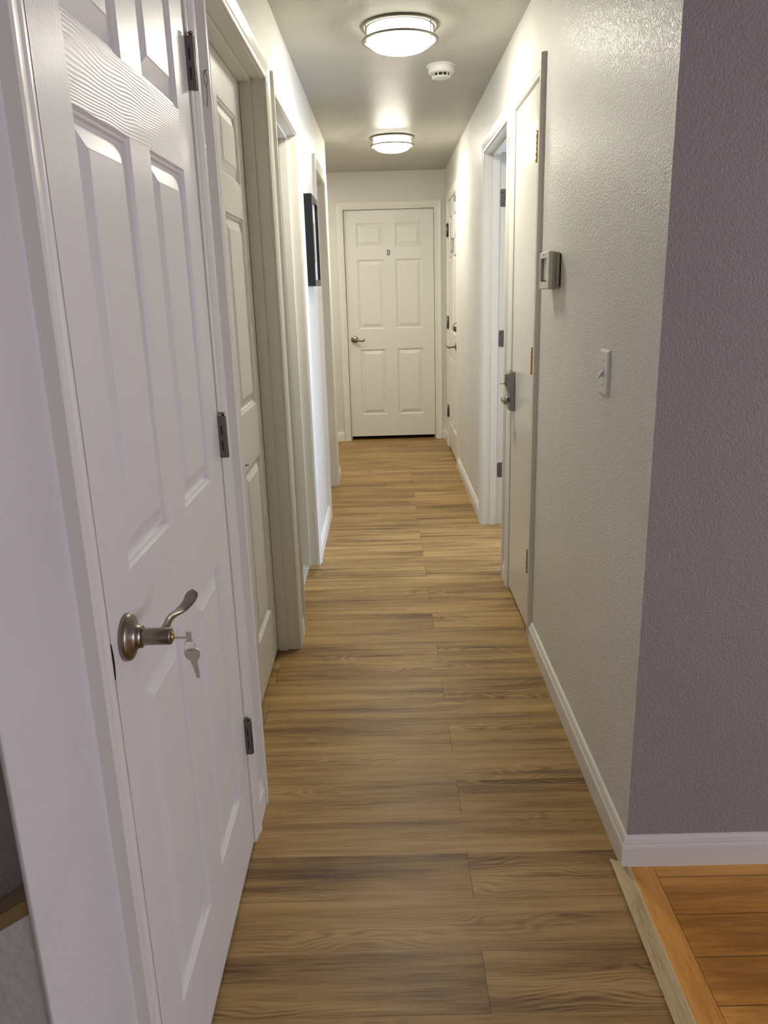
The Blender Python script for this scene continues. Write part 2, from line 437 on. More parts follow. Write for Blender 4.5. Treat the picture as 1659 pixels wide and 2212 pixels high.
# the stair knee wall past the left corner
bm = B()
prism(bm, lambda s, d, z: Vector((s, d, z)), [(L - 0.0055, 0), (L - 0.0055, 0.764), (-1.45, 0.764 - 0.62 * 1.07), (-1.45, 0)], LC + 0.002, LC + 0.036)
st('wall_knee', bm, M_SMOOTHWALL, 'low textured knee wall with a sloping top at the lower left edge', 'wall')
bm = B()
prism(bm, lambda s, d, z: Vector((s, d, z)), [(L - 0.0055, 0.765), (L - 0.0055, 0.783), (-1.45, 0.783 - 0.62 * 1.07), (-1.45, 0.765 - 0.62 * 1.07)], LC + 0.001, LC + 0.038)
st('trim_3', bm, M_CAPWOOD, 'sloping brown wood cap along the knee wall at the left edge', 'wall cap')
bm = B(); box(bm, ID, -1.5, L - 0.006, LC + 0.040, LC + 0.10, 0, H)
st('wall_stair', bm, M_RETURN, 'shaded stair wall above the wood-capped knee wall at the left edge', 'wall')

# ------------------------------------------------------------------ trim: jambs, casings, baseboards
PROF = [(0, 0), (0, .008), (.002, .0105), (.012, .0112), (.0155, .0135), (.019, .0108), (.023, .0120), (.040, .0165), (.050, .0182), (.0575, .0172), (.060, 0)]
def casing(name, M, D, label, z0=0.0):
    s0, s1 = D[0] - 0.004, D[1] + 0.004; zt = ZH + 0.004
    bm = B(); cols = []
    for q, d in PROF:
        cols.append([bm.verts.new(M(s, d, z)) for s, z in ((s0 - q, z0), (s0 - q, zt + q), (s1 + q, zt + q), (s1 + q, z0))])
    for A, Bc in zip(cols[:-1], cols[1:]):
        for k in range(3): bm.faces.new((A[k], A[k + 1], Bc[k + 1], Bc[k]))
    for k in range(3): bm.faces.new((cols[-1][k], cols[-1][k + 1], cols[0][k + 1], cols[0][k]))
    bm.faces.new([c[0] for c in cols]); bm.faces.new([c[3] for c in cols])
    bmesh.ops.recalc_face_normals(bm, faces=bm.faces)
    return st(name, bm, M_TRIM, label, 'door casing')
def jamb(name, M, D, label, stop=None):
    """lining of the opening; stop = (d near hall, d far) of the door stop"""
    s0, s1 = D; bm = B()
    for a_, b_, z0, z1 in ((s0 - JT, s0, 0, ZH + JT), (s1, s1 + JT, 0, ZH + JT), (s0, s1, ZH, ZH + JT)): box(bm, M, a_, b_, -WT - .001, 0.001, z0, z1)
    if stop:
        d1, d0 = stop; k = 0.011
        for a_, b_, z0, z1 in ((s0, s0 + k, 0, ZH), (s1 - k, s1, 0, ZH), (s0 + k, s1 - k, ZH - k, ZH)): box(bm, M, a_, b_, d0, d1, z0, z1, 0.0015)
    return st(name, bm, M_TRIM, label, 'door jamb')
SUN = [('left', LEFT, D1, 'nearest left door', None), ('left', LEFT, D2, 'recessed second left door', (-.040, -.078)),
       ('left', LEFT, D3, 'open left doorway to the tiled room', (-.040, -.078)), ('left', LEFT, D4, 'last left doorway past the black frame', (-.045, -.080)),
       ('right', RIGHT, R1, 'flat closet door with keypad lock', (-.040, -.078)), ('right', RIGHT, R2, 'open right doorway beyond the closet door', (-.040, -.078)),
       ('right', RIGHT, R3, 'far right door with deadbolt', (-.042, -.078)), ('far', FAR, FD, 'far door with the letter D', (-.06, -.09))]
k = 4
for side, M, D, lab, stop in SUN:
    casing('trim_%d' % k, M, D, 'white moulded casing around the ' + lab); k += 1
    jamb('trim_%d' % k, M, D, 'white jamb lining the ' + lab, stop); k += 1

BP = [(0, 0), (.0135, 0), (.0135, .056), (.0120, .062), (.0095, .064), (.0100, .069), (.0075, .078), (.0040, .084), (0, .086)]
def baseboard(name, M, s0, s1, label, m0=0.0, m1=0.0):
    bm = B()
    A = [bm.verts.new(M(s0 + m0 * d, d, z)) for d, z in BP]; Bc = [bm.verts.new(M(s1 + m1 * d, d, z)) for d, z in BP]
    n = len(BP)
    for i in range(n): bm.faces.new((A[i], A[(i + 1) % n], Bc[(i + 1) % n], Bc[i]))
    bm.faces.new(A); bm.faces.new(Bc)
    bmesh.ops.recalc_face_normals(bm, faces=bm.faces)
    return st(name, bm, M_TRIM, label, 'baseboard')
ce = lambda D: (D[0] - .064, D[1] + .064)
baseboard('baseboard_left', LEFT, ce(D1)[1], ce(D2)[0], 'short white baseboard between the first two left doors')
baseboard('baseboard_left.001', LEFT, ce(D2)[1], ce(D3)[0], 'tiny white baseboard between second left door and tiled doorway')
baseboard('baseboard_left.002', LEFT, ce(D3)[1], ce(D4)[0], 'white baseboard on the left wall under the black frame')
baseboard('baseboard_left.003', LEFT, ce(D4)[1], LE, 'stub of white baseboard at the far end of the left wall')
baseboard('baseboard_right', RIGHT, RC, ce(R1)[0], 'long white baseboard under the light switch and thermostat', m0=-1.0)
baseboard('baseboard_right.001', RIGHT, ce(R1)[1], ce(R2)[0], 'tiny white baseboard between closet door and open right doorway')
baseboard('baseboard_right.002', RIGHT, ce(R2)[1], ce(R3)[0], 'white baseboard between open right doorway and far right door')
baseboard('baseboard_right.003', RIGHT, ce(R3)[1], F, 'short white baseboard in the far right corner')
baseboard('baseboard_front', MW('front_right'), R, 3.4, 'white baseboard along the mauve-grey wall above the oak floor', m0=-1.0)
baseboard('baseboard_far', FAR, -1.6, ce(FD)[0], 'short white baseboard left of the far door')
baseboard('baseboard_far.001', FAR, ce(FD)[1], R, 'sliver of white baseboard right of the far door')

# ------------------------------------------------------------------ doors
RINGS = [(0, 0), (.004, -.0045), (.008, -.0050), (.0105, -.0105), (.015, -.0118), (.043, -.0022), (.0445, -.0008)]
def six_panel(bm, M, s0, s1, z0, z1, d1, thick, pan, rows):
    """moulded slab; pan = two (s,s) columns, rows = three (z,z) rows; front at d1"""
    sc = [s0, pan[0][0], pan[0][1], pan[1][0], pan[1][1], s1]
    zc = [z0, rows[0][0], rows[0][1], rows[1][0], rows[1][1], rows[2][0], rows[2][1], z1]
    V = {}
    def v(s, z, d):
        key = (round(s, 5), round(z, 5), round(d, 5))
        if key not in V: V[key] = bm.verts.new(M(s, d, z))
        return V[key]
    for i in range(5):
        for j in range(7):
            a_, b_, c_, e_ = sc[i], sc[i + 1], zc[j], zc[j + 1]
            if i in (1, 3) and j in (1, 3, 5):
                for (o1, h1), (o2, h2) in zip(RINGS[:-1], RINGS[1:]):
                    P1 = [v(a_ + o1, c_ + o1, d1 + h1), v(b_ - o1, c_ + o1, d1 + h1), v(b_ - o1, e_ - o1, d1 + h1), v(a_ + o1, e_ - o1, d1 + h1)]
                    P2 = [v(a_ + o2, c_ + o2, d1 + h2), v(b_ - o2, c_ + o2, d1 + h2), v(b_ - o2, e_ - o2, d1 + h2), v(a_ + o2, e_ - o2, d1 + h2)]
                    for q in range(4): bm.faces.new((P1[q], P1[(q + 1) % 4], P2[(q + 1) % 4], P2[q]))
                bm.faces.new(P2)
            else:
                fc = bm.faces.new((v(a_, c_, d1), v(b_, c_, d1), v(b_, e_, d1), v(a_, e_, d1)))
                fc.material_index = 1 if (i in (1, 2, 3) and j in (0, 2, 4, 6)) else 0
    db = d1 - thick
    back = [bm.verts.new(M(s, db, z)) for s, z in ((s0, z0), (s1, z0), (s1, z1), (s0, z1))]
    bm.faces.new(back)
    bot = [v(s, z0, d1) for s in sc]; top = [v(s, z1, d1) for s in sc]; lf = [v(s0, z, d1) for z in zc]; rt = [v(s1, z, d1) for z in zc]
    bm.faces.new(bot + [back[1], back[0]]); bm.faces.new(top + [back[2], back[3]])
    bm.faces.new(lf + [back[3], back[0]]); bm.faces.new(rt + [back[2], back[1]])
    bmesh.ops.recalc_face_normals(bm, faces=bm.faces)
def cols_for(s0, s1, stile, mull):
    w_ = (s1 - s0 - 2 * stile - mull) / 2
    return [(s0 + stile, s0 + stile + w_), (s1 - stile - w_, s1 - stile)]
def rows_for(z0): return [(z0 + .204, z0 + .812), (z0 + .994, z0 + 1.602), (z0 + 1.706, z0 + 1.913)]
def slab_door(name, M, D, d1, z0, label, stile=0.106, mull=0.104, gap=0.004):
    e = empty(name, M((D[0] + D[1]) / 2, d1 - 0.017, 0)); tag(e, label, 'door', kind='structure')
    bm = B(); s0, s1 = D[0] + gap, D[1] - gap
    six_panel(bm, M, s0, s1, z0, ZH - 0.004, d1, 0.035, cols_for(s0, s1, stile, mull), rows_for(z0))
    obj('door_slab', bm, [M_DOOR_V, M_DOOR_H], e)
    return e
def axis_of(M): return (M(0, 1, 0) - M(0, 0, 0)).normalized()
def along(M): return (M(1, 0, 0) - M(0, 0, 0)).normalized()
def rose_prof(rad=.033): return [(0, 0), (rad, 0), (rad, .005), (rad * .93, .008), (rad * .62, .0105), (rad * .50, .014), (.0, .014)]

# nearest left door with the lever and keys
d1 = slab_door('door_1', LEFT, (D1[0] + .005, D1[1]), 0.006, 0.010, 'near white six-panel door on the left with a lever handle and keys', 0.104, 0.106)
def spring_hinge(M, s, z0, z1, d0, parent, lab):
    h = empty('hinge', M(s, d0, z0)); h.location -= parent.location; h.parent = parent; h['label'] = lab
    bm = B(); box(bm, M, s - .004, s + .0035, d0, d0 + .019, z0, z1, 0.0015)
    lathe(bm, [(.0068, 0), (.0068, z1 - z0 - .001)], M(s + .004, d0 + .0135, z0 + .0005), (0, 0, 1), 16)
    obj('hinge_barrel', bm, M_STEEL, h)
    bm = B()
    for q in (0.30, 0.66): box(bm, M, s - .0046, s - .0036, d0 + .0080, d0 + .0112, z0 + (z1 - z0) * q - .011, z0 + (z1 - z0) * q + .011)
    obj('hinge_slot', bm, M_DARK, h)
    bm = B(); lathe(bm, [(.003, 0), (.003, .004), (.0058, .0045), (.0058, .0075), (.004, .009), (0, .0092)], M(s + .003, d0 + .0135, z1 - .001), (0, 0, 1), 16)
    obj('hinge_pin', bm, M_NICKEL, h)
for z0, z1 in ((1.772, 1.868), (1.028, 1.122), (0.268, 0.362)):
    spring_hinge(LEFT, D1[1] - 0.001, z0, z1, 0.004, d1, 'dark steel hinge with two slots')
# lever
ry, rz = 1.009, 0.921
hd = empty('lever_handle', Vector((L + .006, ry, rz - .03)) - d1.location); hd.parent = d1; hd['label'] = 'satin nickel lever with a wavy end'
bm = B(); lathe(bm, [(0, 0), (.0335, 0), (.0338, .0035), (.0330, .0075), (.0310, .0095), (.0255, .0120), (.0215, .0140), (.0175, .0165), (.0160, .0185), (.0158, .0235), (0, .0235)], LEFT(ry, .006, rz), (1, 0, 0), 48)
obj('rose', bm, M_NICKEL, hd)
bm = B(); lathe(bm, [(0, .0225), (.0118, .0225), (.0122, .0240), (.0122, .0630), (.0112, .0645), (.0, .0645)], LEFT(ry, .006, rz), (1, 0, 0), 32)
pts = spline([(L + .057, ry + .000, rz + .001), (L + .059, ry + .016, rz + .006), (L + .059, ry + .034, rz + .010), (L + .060, ry + .054, rz + .009), (L + .066, ry + .074, rz + .008), (L + .074, ry + .092, rz + .014), (L + .079, ry + .106, rz + .027)], 6)
rad = []
for i in range(len(pts)):
    t = i / (len(pts) - 1); q = max(0.0, (t - .35) / .65)
    w_ = .0050 + .0065 * math.sin(math.pi * .5 * q)
    if t > .9: w_ *= 1 - 0.75 * ((t - .9) / .1) ** 2
    rad.append((w_, .0105 * (1 - t) + .0026 * t - .003 * math.sin(math.pi * t)))
sweep(bm, pts, rad, 18)
obj('lever', bm, M_NICKEL, hd)
bm = B(); lathe(bm, [(0, .0640), (.0066, .0640), (.0066, .0668), (.0, .0668)], LEFT(ry, .006, rz - .001), (1, 0, 0), 24)
obj('keyhole_face', bm, M_BRASS, hd)
bm = B()
prism(bm, LEFT, [(0.9505, .885), (0.9520, .887), (0.9540, .898), (0.9550, .910), (0.9543, .922), (0.9525, .933), (0.9505, .938)], 0.0055, 0.0069)
obj('latch_plate', bm, M_DARK, d1)
# keys
kx = L + .006 + .0668
kr = empty('key_ring', Vector((kx + .015, ry, rz - .075))); tag(kr, 'two small nickel keys on a split ring hanging from the lever lock', 'keys')
bm = B(); box(bm, ID, kx - .002, kx + .020, ry - .0009, ry + .0009, rz - .0045, rz - .001, 0.0004)
box(bm, ID, kx + .018, kx + .026, ry - .0010, ry + .0010, rz - .010, rz + .006, 0.0008)
obj('key', bm, M_KEY, kr)
bm = B(); cpt = Vector((kx + .0225, ry - .001, rz - .0145))
lp = [cpt + Vector((math.cos(q * math.tau / 24) * .0070, math.sin(q * math.tau / 24) * .0016 + .0006 * math.cos(q * math.tau / 24), math.sin(q * math.tau / 24) * .0095)) for q in range(25)]
sweep(bm, lp, (.00085, .00085), 8)
obj('ring', bm, M_KEY, kr)
bm = B(); kz = rz - .0205; kxx = kx + .0240; ks = 0.0011
out = [(-.0055, .001), (-.0110, -.002), (-.0118, -.006), (-.0100, -.0135), (-.0050, -.0180), (-.0042, -.0205), (-.0048, -.0230), (-.0030, -.0252), (-.0034, -.0290), (-.0020, -.0320), (-.0026, -.0360), (-.0014, -.0390), (-.0020, -.0430), (.0004, -.0465), (.0034, -.0455), (.0042, -.0230), (.0050, -.0195), (.0092, -.0140), (.0106, -.0090), (.0104, -.0030), (.0050, .001)]
tilt = 0.10
out = [(x_ * math.cos(tilt) - z_ * math.sin(tilt) * 1.0, z_ * math.cos(tilt) + x_ * math.sin(tilt)) for x_, z_ in out]
prism(bm, lambda s, d, z: Vector((kxx + s, ry + d, kz + z)), out, -ks, ks)
box(bm, lambda s, d, z: Vector((kxx + s + .0045, ry + d, kz + z)), -.0005, .0009, -ks - .0003, ks + .0003, -.044, -.020)
obj('key', bm, M_KEY, kr)

# second left door, closed on the room side
d2 = slab_door('door_2', LEFT, D2, -0.079, 0.014, 'recessed white six-panel door, second on the left', 0.110, 0.110)
bm = B(); lathe(bm, [(0, 0), (.003, 0), (.002, .006), (.0035, .010), (0, .011)], LEFT(2.462, -.079, .848), (1, 0, 0), 16)
obj('small_catch', bm, M_NICKEL, d2)
# open doors swung into their rooms
d3 = slab_door('door_3', lambda s, d, z: Vector((L - .125 - s, D3[0] + .040 + d, z)), (0, .765), 0, .012, 'white six-panel door swung open into the tiled room')
d4 = slab_door('door_4', lambda s, d, z: Vector((L - .125 - s, D4[0] + .040 + d, z)), (0, .755), 0, .012, 'white six-panel door swung open behind the last left doorway')
d6 = slab_door('door_6', lambda s, d, z: Vector((R + .128 + s, R2[1] - .036 - d, z)), (0, .82), 0, .012, 'white six-panel door swung open into the room on the right')
def leaf(M, s, d0, d1_, z0, z1, parent):
    bm = B(); rr = .009; n = 5; o = []
    # rounded plate lying on the far jamb (facing the viewer): outline in (d, z)
    for cx_, cz_, a0 in ((d0 + rr, z0 + rr, 180), (d1_ - .001, z0, None), (d1_ - .001, z1, None), (d0 + rr, z1 - rr, 90)):
        if a0 is None: o.append((cx_, cz_))
        else:
            for q in range(n + 1):
                an = math.radians(a0 + 90 * q / n); o.append((cx_ + math.cos(an) * rr, cz_ + math.sin(an) * rr))
    prism(bm, lambda a_, b_, z: M(s + b_, -a_, z), o, -.0012, .0)
    h = obj('hinge', bm, M_STEEL, parent)
    h['label'] = 'dark steel hinge leaf with rounded corners'
    bm = B()
    for q in (.2, .5, .8): lathe(bm, [(0, 0), (.0032, 0), (.0026, .0007), (0, .0008)], M(s - .0012, -(d0 + d1_) / 2 - (.004 if q == .5 else -.003), z0 + (z1 - z0) * q), tuple(-along(M)), 12)
    obj('screw', bm, M_DARK, h)
for z0, z1 in ((1.79, 1.88), (1.048, 1.140), (0.290, 0.380)):
    leaf(RIGHT, R2[1], .083, .113, z0, z1, d6)

# flat closet door with brass hinges and the keypad lock
e = empty('door_5', RIGHT((R1[0] + R1[1]) / 2, -.012, 0)); tag(e, 'flat glossy white closet door on the right with brass hinges', 'door', kind='structure')
bm = B(); box(bm, RIGHT, R1[0] + .004, R1[1] - .004, -.030, .005, .018, ZH - .006, .0015)
obj('door_slab', bm, M_PLAIN, e)
for z0, z1 in ((1.792, 1.888), (1.058, 1.154), (0.266, 0.362)):
    bm = B(); s = R1[0] + .006; ln = z1 - z0
    prof = []
    for q in range(5):
        prof += [(.0058, ln * q / 5 + .0003), (.0058, ln * (q + 1) / 5 - .0006), (.0050, ln * (q + 1) / 5 - .0002)]
    lathe(bm, prof, RIGHT(s, .0105, z0), (0, 0, 1), 18)
    h = obj('hinge', bm, M_BRASS, e); h['label'] = 'brass hinge knuckle'
    bm = B(); lathe(bm, [(.003, 0), (.003, .003), (.0062, .0035), (.0062, .0058), (.0035, .0075), (0, .0076)], RIGHT(s, .0105, z1), (0, 0, 1), 16)
    obj('hinge_pin', bm, M_BRASS, h)
    bm = B(); box(bm, RIGHT, s - .0135, s - .003, .0052, .0066, z0 + .001, z1 - .001)
    obj('hinge_leaf', bm, M_BRASS, h)
# keypad lock
lk = empty('keypad_lock', RIGHT(3.405, .005, .857) - e.location); lk.parent = e; lk['label'] = 'dark metal push-button keypad lock with short lever'
bm = B()
ys0, ys1 = 3.368, 3.440
side = [(.005, .857), (.0285, .860), (.031, .868), (.0300, .905), (.0290, .930), (.036, .950), (.0395, .962), (.0395, 1.004), (.0360, 1.018), (.028, 1.0255), (.005, 1.0255)]
A = [bm.verts.new(RIGHT(ys0, d, z)) for d, z in side]; Bc = [bm.verts.new(RIGHT(ys1, d, z)) for d, z in side]
n = len(side)
for i in range(n): bm.faces.new((A[i], A[(i + 1) % n], Bc[(i + 1) % n], Bc[i]))
bm.faces.new(A); bm.faces.new(Bc)
bmesh.ops.recalc_face_normals(bm, faces=bm.faces)
bmesh.ops.bevel(bm, geom=list(bm.edges), offset=.0022, segments=2, affect='EDGES', profile=.5)
obj('lock_body', bm, M_LOCK, lk)
for q in range(5):
    for c_ in range(2):
        bm = B(); lathe(bm, [(0, 0), (.0055, 0), (.0052, .004), (.0035, .0055), (0, .0057)], RIGHT(3.388 + .032 * c_, .0385, 1.010 - q * .0105), (-1, 0, 0), 14)
        obj('button', bm, M_NICKEL, lk)
bm = B()
lathe(bm, [(0, 0), (.015, 0), (.014, .010), (.011, .014), (0, .014)], RIGHT(3.405, .0285, .905), (-1, 0, 0), 24)
box(bm, RIGHT, 3.330, 3.418, .0405, .0590, .893, .914, .003)
obj('lever', bm, M_LOCK, lk)
bm = B(); box(bm, RIGHT, 3.3995, 3.4015, .038, .066, .972, .976, .0006)
obj('turn_pin', bm, M_BRASS, lk)

# far right door with deadbolt
e = slab_door('door_7', RIGHT, R3, 0.005, 0.022, 'white six-panel door at the far right with lever, deadbolt and plaque')
for z0, z1 in ((1.786, 1.890), (1.036, 1.140), (0.270, 0.374)):
    bm = B(); lathe(bm, [(.0085, 0), (.0085, z1 - z0), (.004, z1 - z0 + .001), (.004, z1 - z0 + .006), (0, z1 - z0 + .007)], RIGHT(R3[1] - .001, .014, z0), (0, 0, 1), 18)
    box(bm, RIGHT, R3[1] - .030, R3[1] - .002, .005, .0065, z0, z1)
    h = obj('hinge', bm, M_STEEL, e); h['label'] = 'steel hinge'
def lever_set(M, s, d, z, sgn, parent, mat=M_NICKEL, reach=.105):
    a_ = axis_of(M); t = along(M) * sgn
    h = empty('lever_handle', M(s, d, z - .033) - parent.location); h.parent = parent; h['label'] = 'satin nickel lever handle'
    bm = B(); lathe(bm, [(0, 0), (.033, 0), (.0332, .004), (.030, .008), (.020, .011), (.0125, .016), (0, .016)], M(s, d, z), tuple(a_), 36)
    obj('rose', bm, mat, h)
    o = M(s, d, z); Z = Vector((0, 0, 1))
    bm = B(); pts = spline([o + a_ * .012, o + a_ * .040, o + a_ * .052 + t * .006 - Z * .001, o + a_ * .054 + t * .030 - Z * .006, o + a_ * .056 + t * (reach * .65) - Z * .012, o + a_ * .060 + t * (reach * .9) - Z * .010, o + a_ * .068 + t * reach + Z * .002], 5)
    sweep(bm, pts, [(.0085 - .002 * i / len(pts), .0095 - .0015 * i / len(pts)) for i in range(len(pts))], 14)
    obj('lever', bm, mat, h)
    return h
lever_set(RIGHT, R3[0] + .068, .005, .935, 1, e)
bm = B(); lathe(bm, [(0, 0), (.034, 0), (.034, .006), (.026, .024), (.018, .028), (0, .028)], RIGHT(R3[0] + .068, .005, 1.080), (-1, 0, 0), 36)
obj('deadbolt', bm, M_NICKEL, e)
pl = B(); box(pl, RIGHT, 6.415, 6.640, .0045, .011, 1.645, 1.752, .002); q = obj('plaque', pl, M_PLAQUE, e); q['label'] = 'small grey plaque'
pl = B(); box(pl, RIGHT, 6.430, 6.625, .010, .0118, 1.662, 1.736); obj('plaque_face', pl, M_KEY, q)
bm = B(); box(bm, RIGHT, R3[0] + .02, R3[0] + .05, .005, .028, 1.985, 2.03, .002); obj('top_latch', bm, M_LOCK, e)

# far door with the letter D
e = slab_door('door_8', FAR, FD, -0.022, 0.036, 'white six-panel door with the letter D at the end of the hallway', 0.1065, 0.104)
lever_set(FAR, -0.283, -.022, .940, 1, e, reach=.092)
bm = B()
def letter_D(cx_, z0, z1, wd, st_):
    hw = wd / 2; ch = wd * .30
    outer = [(cx_ - hw, z0), (cx_ + hw - ch, z0), (cx_ + hw, z0 + ch), (cx_ + hw, z1 - ch), (cx_ + hw - ch, z1), (cx_ - hw, z1)]
    inner = [(cx_ - hw + st_, z0 + st_), (cx_ + hw - ch - st_ * .25, z0 + st_), (cx_ + hw - st_, z0 + ch + st_ * .25), (cx_ + hw - st_, z1 - ch - st_ * .25), (cx_ + hw - ch - st_ * .25, z1 - st_), (cx_ - hw + st_, z1 - st_)]
    n = 6
    O1 = [bm.verts.new(FAR(s, -.0225, z)) for s, z in outer]; I1 = [bm.verts.new(FAR(s, -.0225, z)) for s, z in inner]
    O2 = [bm.verts.new(FAR(s, -.0205, z)) for s, z in outer]; I2 = [bm.verts.new(FAR(s, -.0205, z)) for s, z in inner]
    for i in range(n):
        j = (i + 1) % n
        bm.faces.new((O2[i], O2[j], I2[j], I2[i])); bm.faces.new((O1[i], O1[j], O2[j], O2[i])); bm.faces.new((I1[i], I1[j], I2[j], I2[i]))
letter_D(0.049, 1.671, 1.717, 0.025, 0.0076)
bmesh.ops.recalc_face_normals(bm, faces=bm.faces)
q = obj('letter', bm, M_INK, e); q['label'] = 'black letter D'

# strike plate in the tiled doorway's far jamb
bm = B(); box(bm, LEFT, D3[1] - .0016, D3[1] + .0005, -.108, -.082, .872, .930, .0004)
sp = tag(obj('strike_plate', bm, M_STEEL), 'small metal strike plate in the jamb of the tiled doorway', 'strike plate')
bm = B(); box(bm, LEFT, D3[1] - .0021, D3[1] - .0012, -.102, -.086, .890, .915)
obj('latch_hole', bm, M_DARK, sp)

# ------------------------------------------------------------------ ceiling lights
def ceiling_light(x, y, label, ang, bowl):
    e = empty('ceiling_light', (x, y, H)); tag(e, label, 'ceiling light', 'flush ceiling lights along the hallway')
    dn = (0, 0, -1)
    bm = B(); lathe(bm, [(0, .0005), (.137, .0005), (.137, .010), (0, .010)], (x, y, H), dn, 48); obj('mounting_pan', bm, M_RING, e)
    bm = B(); lathe(bm, [(.128, .008), (.1285, .052), (.1275, .0575)], (x, y, H), dn, 64, closed=False); obj('glass_drum', bm, M_DRUM, e)
    bm = B(); lathe(bm, [(.1275, .0575), (.1235, .0582), (.1160, .071), (.100, .081), (.070, .090), (.035, .0945), (0, .096)], (x, y, H), dn, 64); obj('diffuser', bm, bowl, e)
    def ring(z0, z1, r0, r1):
        bm = B(); lathe(bm, [(r0, z0), (r1 - .002, z0), (r1, z0 + .002), (r1, z1 - .002), (r1 - .002, z1), (r0, z1), (r0, z0)], (x, y, H), dn, 72, closed=False); return bm
    obj('upper_ring', ring(.002, .010, .136, .1515), M_RING, e)
    obj('lower_ring', ring(.050, .058, .1285, .1500), M_RING, e)
    for q in range(3):
        an = ang + q * math.tau / 3; bm = B()
        lathe(bm, [(.0016, .009), (.0016, .066), (.0034, .067), (.0034, .072), (0, .074)], (x + math.cos(an) * .1445, y + math.sin(an) * .1445, H), dn, 12); obj('post', bm, M_RING, e)
ceiling_light(0.089, 3.445, 'lit round flush ceiling light nearest the viewer with two nickel rings', math.radians(-37), M_LAMP)
ceiling_light(0.082, 5.775, 'lit round flush ceiling light farther down the hallway near the far door', math.radians(-43), M_LAMP2)

# smoke detector
sx_, sy_ = 0.292, 4.035
e = empty('smoke_detector', (sx_, sy_, H)); tag(e, 'white round smoke detector on the ceiling between the two lights', 'smoke detector')
bm = B(); lathe(bm, [(0, 0), (.069, 0), (.069, .004), (.064, .007), (0, .007)], (sx_, sy_, H), (0, 0, -1), 48); obj('base', bm, M_PLASTIC, e)
bm = B(); lathe(bm, [(0, .006), (.0605, .006), (.061, .010), (.0605, .030), (.056, .034), (.046, .036), (0, .036)], (sx_, sy_, H), (0, 0, -1), 48); obj('body', bm, M_PLASTIC, e)
bm = B(); lathe(bm, [(0, .0355), (.040, .0355), (.038, .050), (0, .050)], (sx_, sy_, H), (0, 0, -1), 40); obj('vent_core', bm, M_DARK, e)
for q in range(12):
    an = q * math.tau / 12 + .1; bm = B()
    Mq = lambda s, d, z: Vector((sx_ + math.cos(an) * d - math.sin(an) * s, sy_ + math.sin(an) * d + math.cos(an) * s, H - z))
    box(bm, Mq, -.0016, .0016, .034, .0445, .0350, .0515); obj('vent_rib', bm, M_PLASTIC, e)
bm = B(); lathe(bm, [(0, .0485), (.0445, .0485), (.0440, .051), (.032, .0555), (.015, .0575), (0, .058)], (sx_, sy_, H), (0, 0, -1), 40); obj('cap', bm, M_PLASTIC, e)

# ------------------------------------------------------------------ thermostat, switch
e = empty('thermostat', RIGHT(2.635, 0, 1.365)); tag(e, 'beige wall thermostat beside the closet door casing', 'thermostat')
bm = B(); box(bm, RIGHT, 2.566, 2.704, 0, .006, 1.372, 1.474, .002); obj('wall_plate', bm, M_DARK, e)
bm = B(); box(bm, RIGHT, 2.563, 2.707, .004, .0165, 1.368, 1.479, .004); obj('back_shell', bm, M_GREYP, e)
bm = B(); box(bm, RIGHT, 2.561, 2.709, .0165, .0275, 1.366, 1.481, .0035); obj('mid_shell', bm, M_GREYP, e)
bm = B()
# front shell: rim with a hole for the screen
oo = [(2.563, 1.366), (2.707, 1.366), (2.710, 1.374), (2.710, 1.474), (2.707, 1.482), (2.563, 1.482), (2.560, 1.474), (2.560, 1.374)]
ii = [(2.590, 1.390), (2.692, 1.390), (2.694, 1.392), (2.694, 1.461), (2.692, 1.463), (2.590, 1.463), (2.588, 1.461), (2.588, 1.392)]
o1 = [bm.verts.new(RIGHT(s, .027, z)) for s, z in oo]; o2 = [bm.verts.new(RIGHT(s, .036, z)) for s, z in oo]
o3 = [bm.verts.new(RIGHT(2.635 + (s - 2.635) * .95, .040, 1.424 + (z - 1.424) * .95)) for s, z in oo]
i3 = [bm.verts.new(RIGHT(s, .040, z)) for s, z in ii]; i2 = [bm.verts.new(RIGHT(s, .031, z)) for s, z in ii]
for A_, B_ in ((o1, o2), (o2, o3), (o3, i3), (i3, i2)):
    for i in range(8): bm.faces.new((A_[i], A_[(i + 1) % 8], B_[(i + 1) % 8], B_[i]))
bm.faces.new(o1)
bmesh.ops.recalc_face_normals(bm, faces=bm.faces)
obj('front_shell', bm, M_DEVICE, e)
bm = B(); box(bm, RIGHT, 2.588, 2.694, .0295, .0315, 1.390, 1.463); obj('screen', bm, M_SCREEN, e)
bm = B(); box(bm, RIGHT, 2.588, 2.694, .0312, .0322, 1.390, 1.394); box(bm, RIGHT, 2.688, 2.694, .0312, .0322, 1.394, 1.463); obj('screen_border', bm, M_DARK, e)
bm = B(); box(bm, RIGHT, 2.640, 2.650, .0398, .0406, 1.4715, 1.4745); obj('indicator', bm, M_DARK, e)

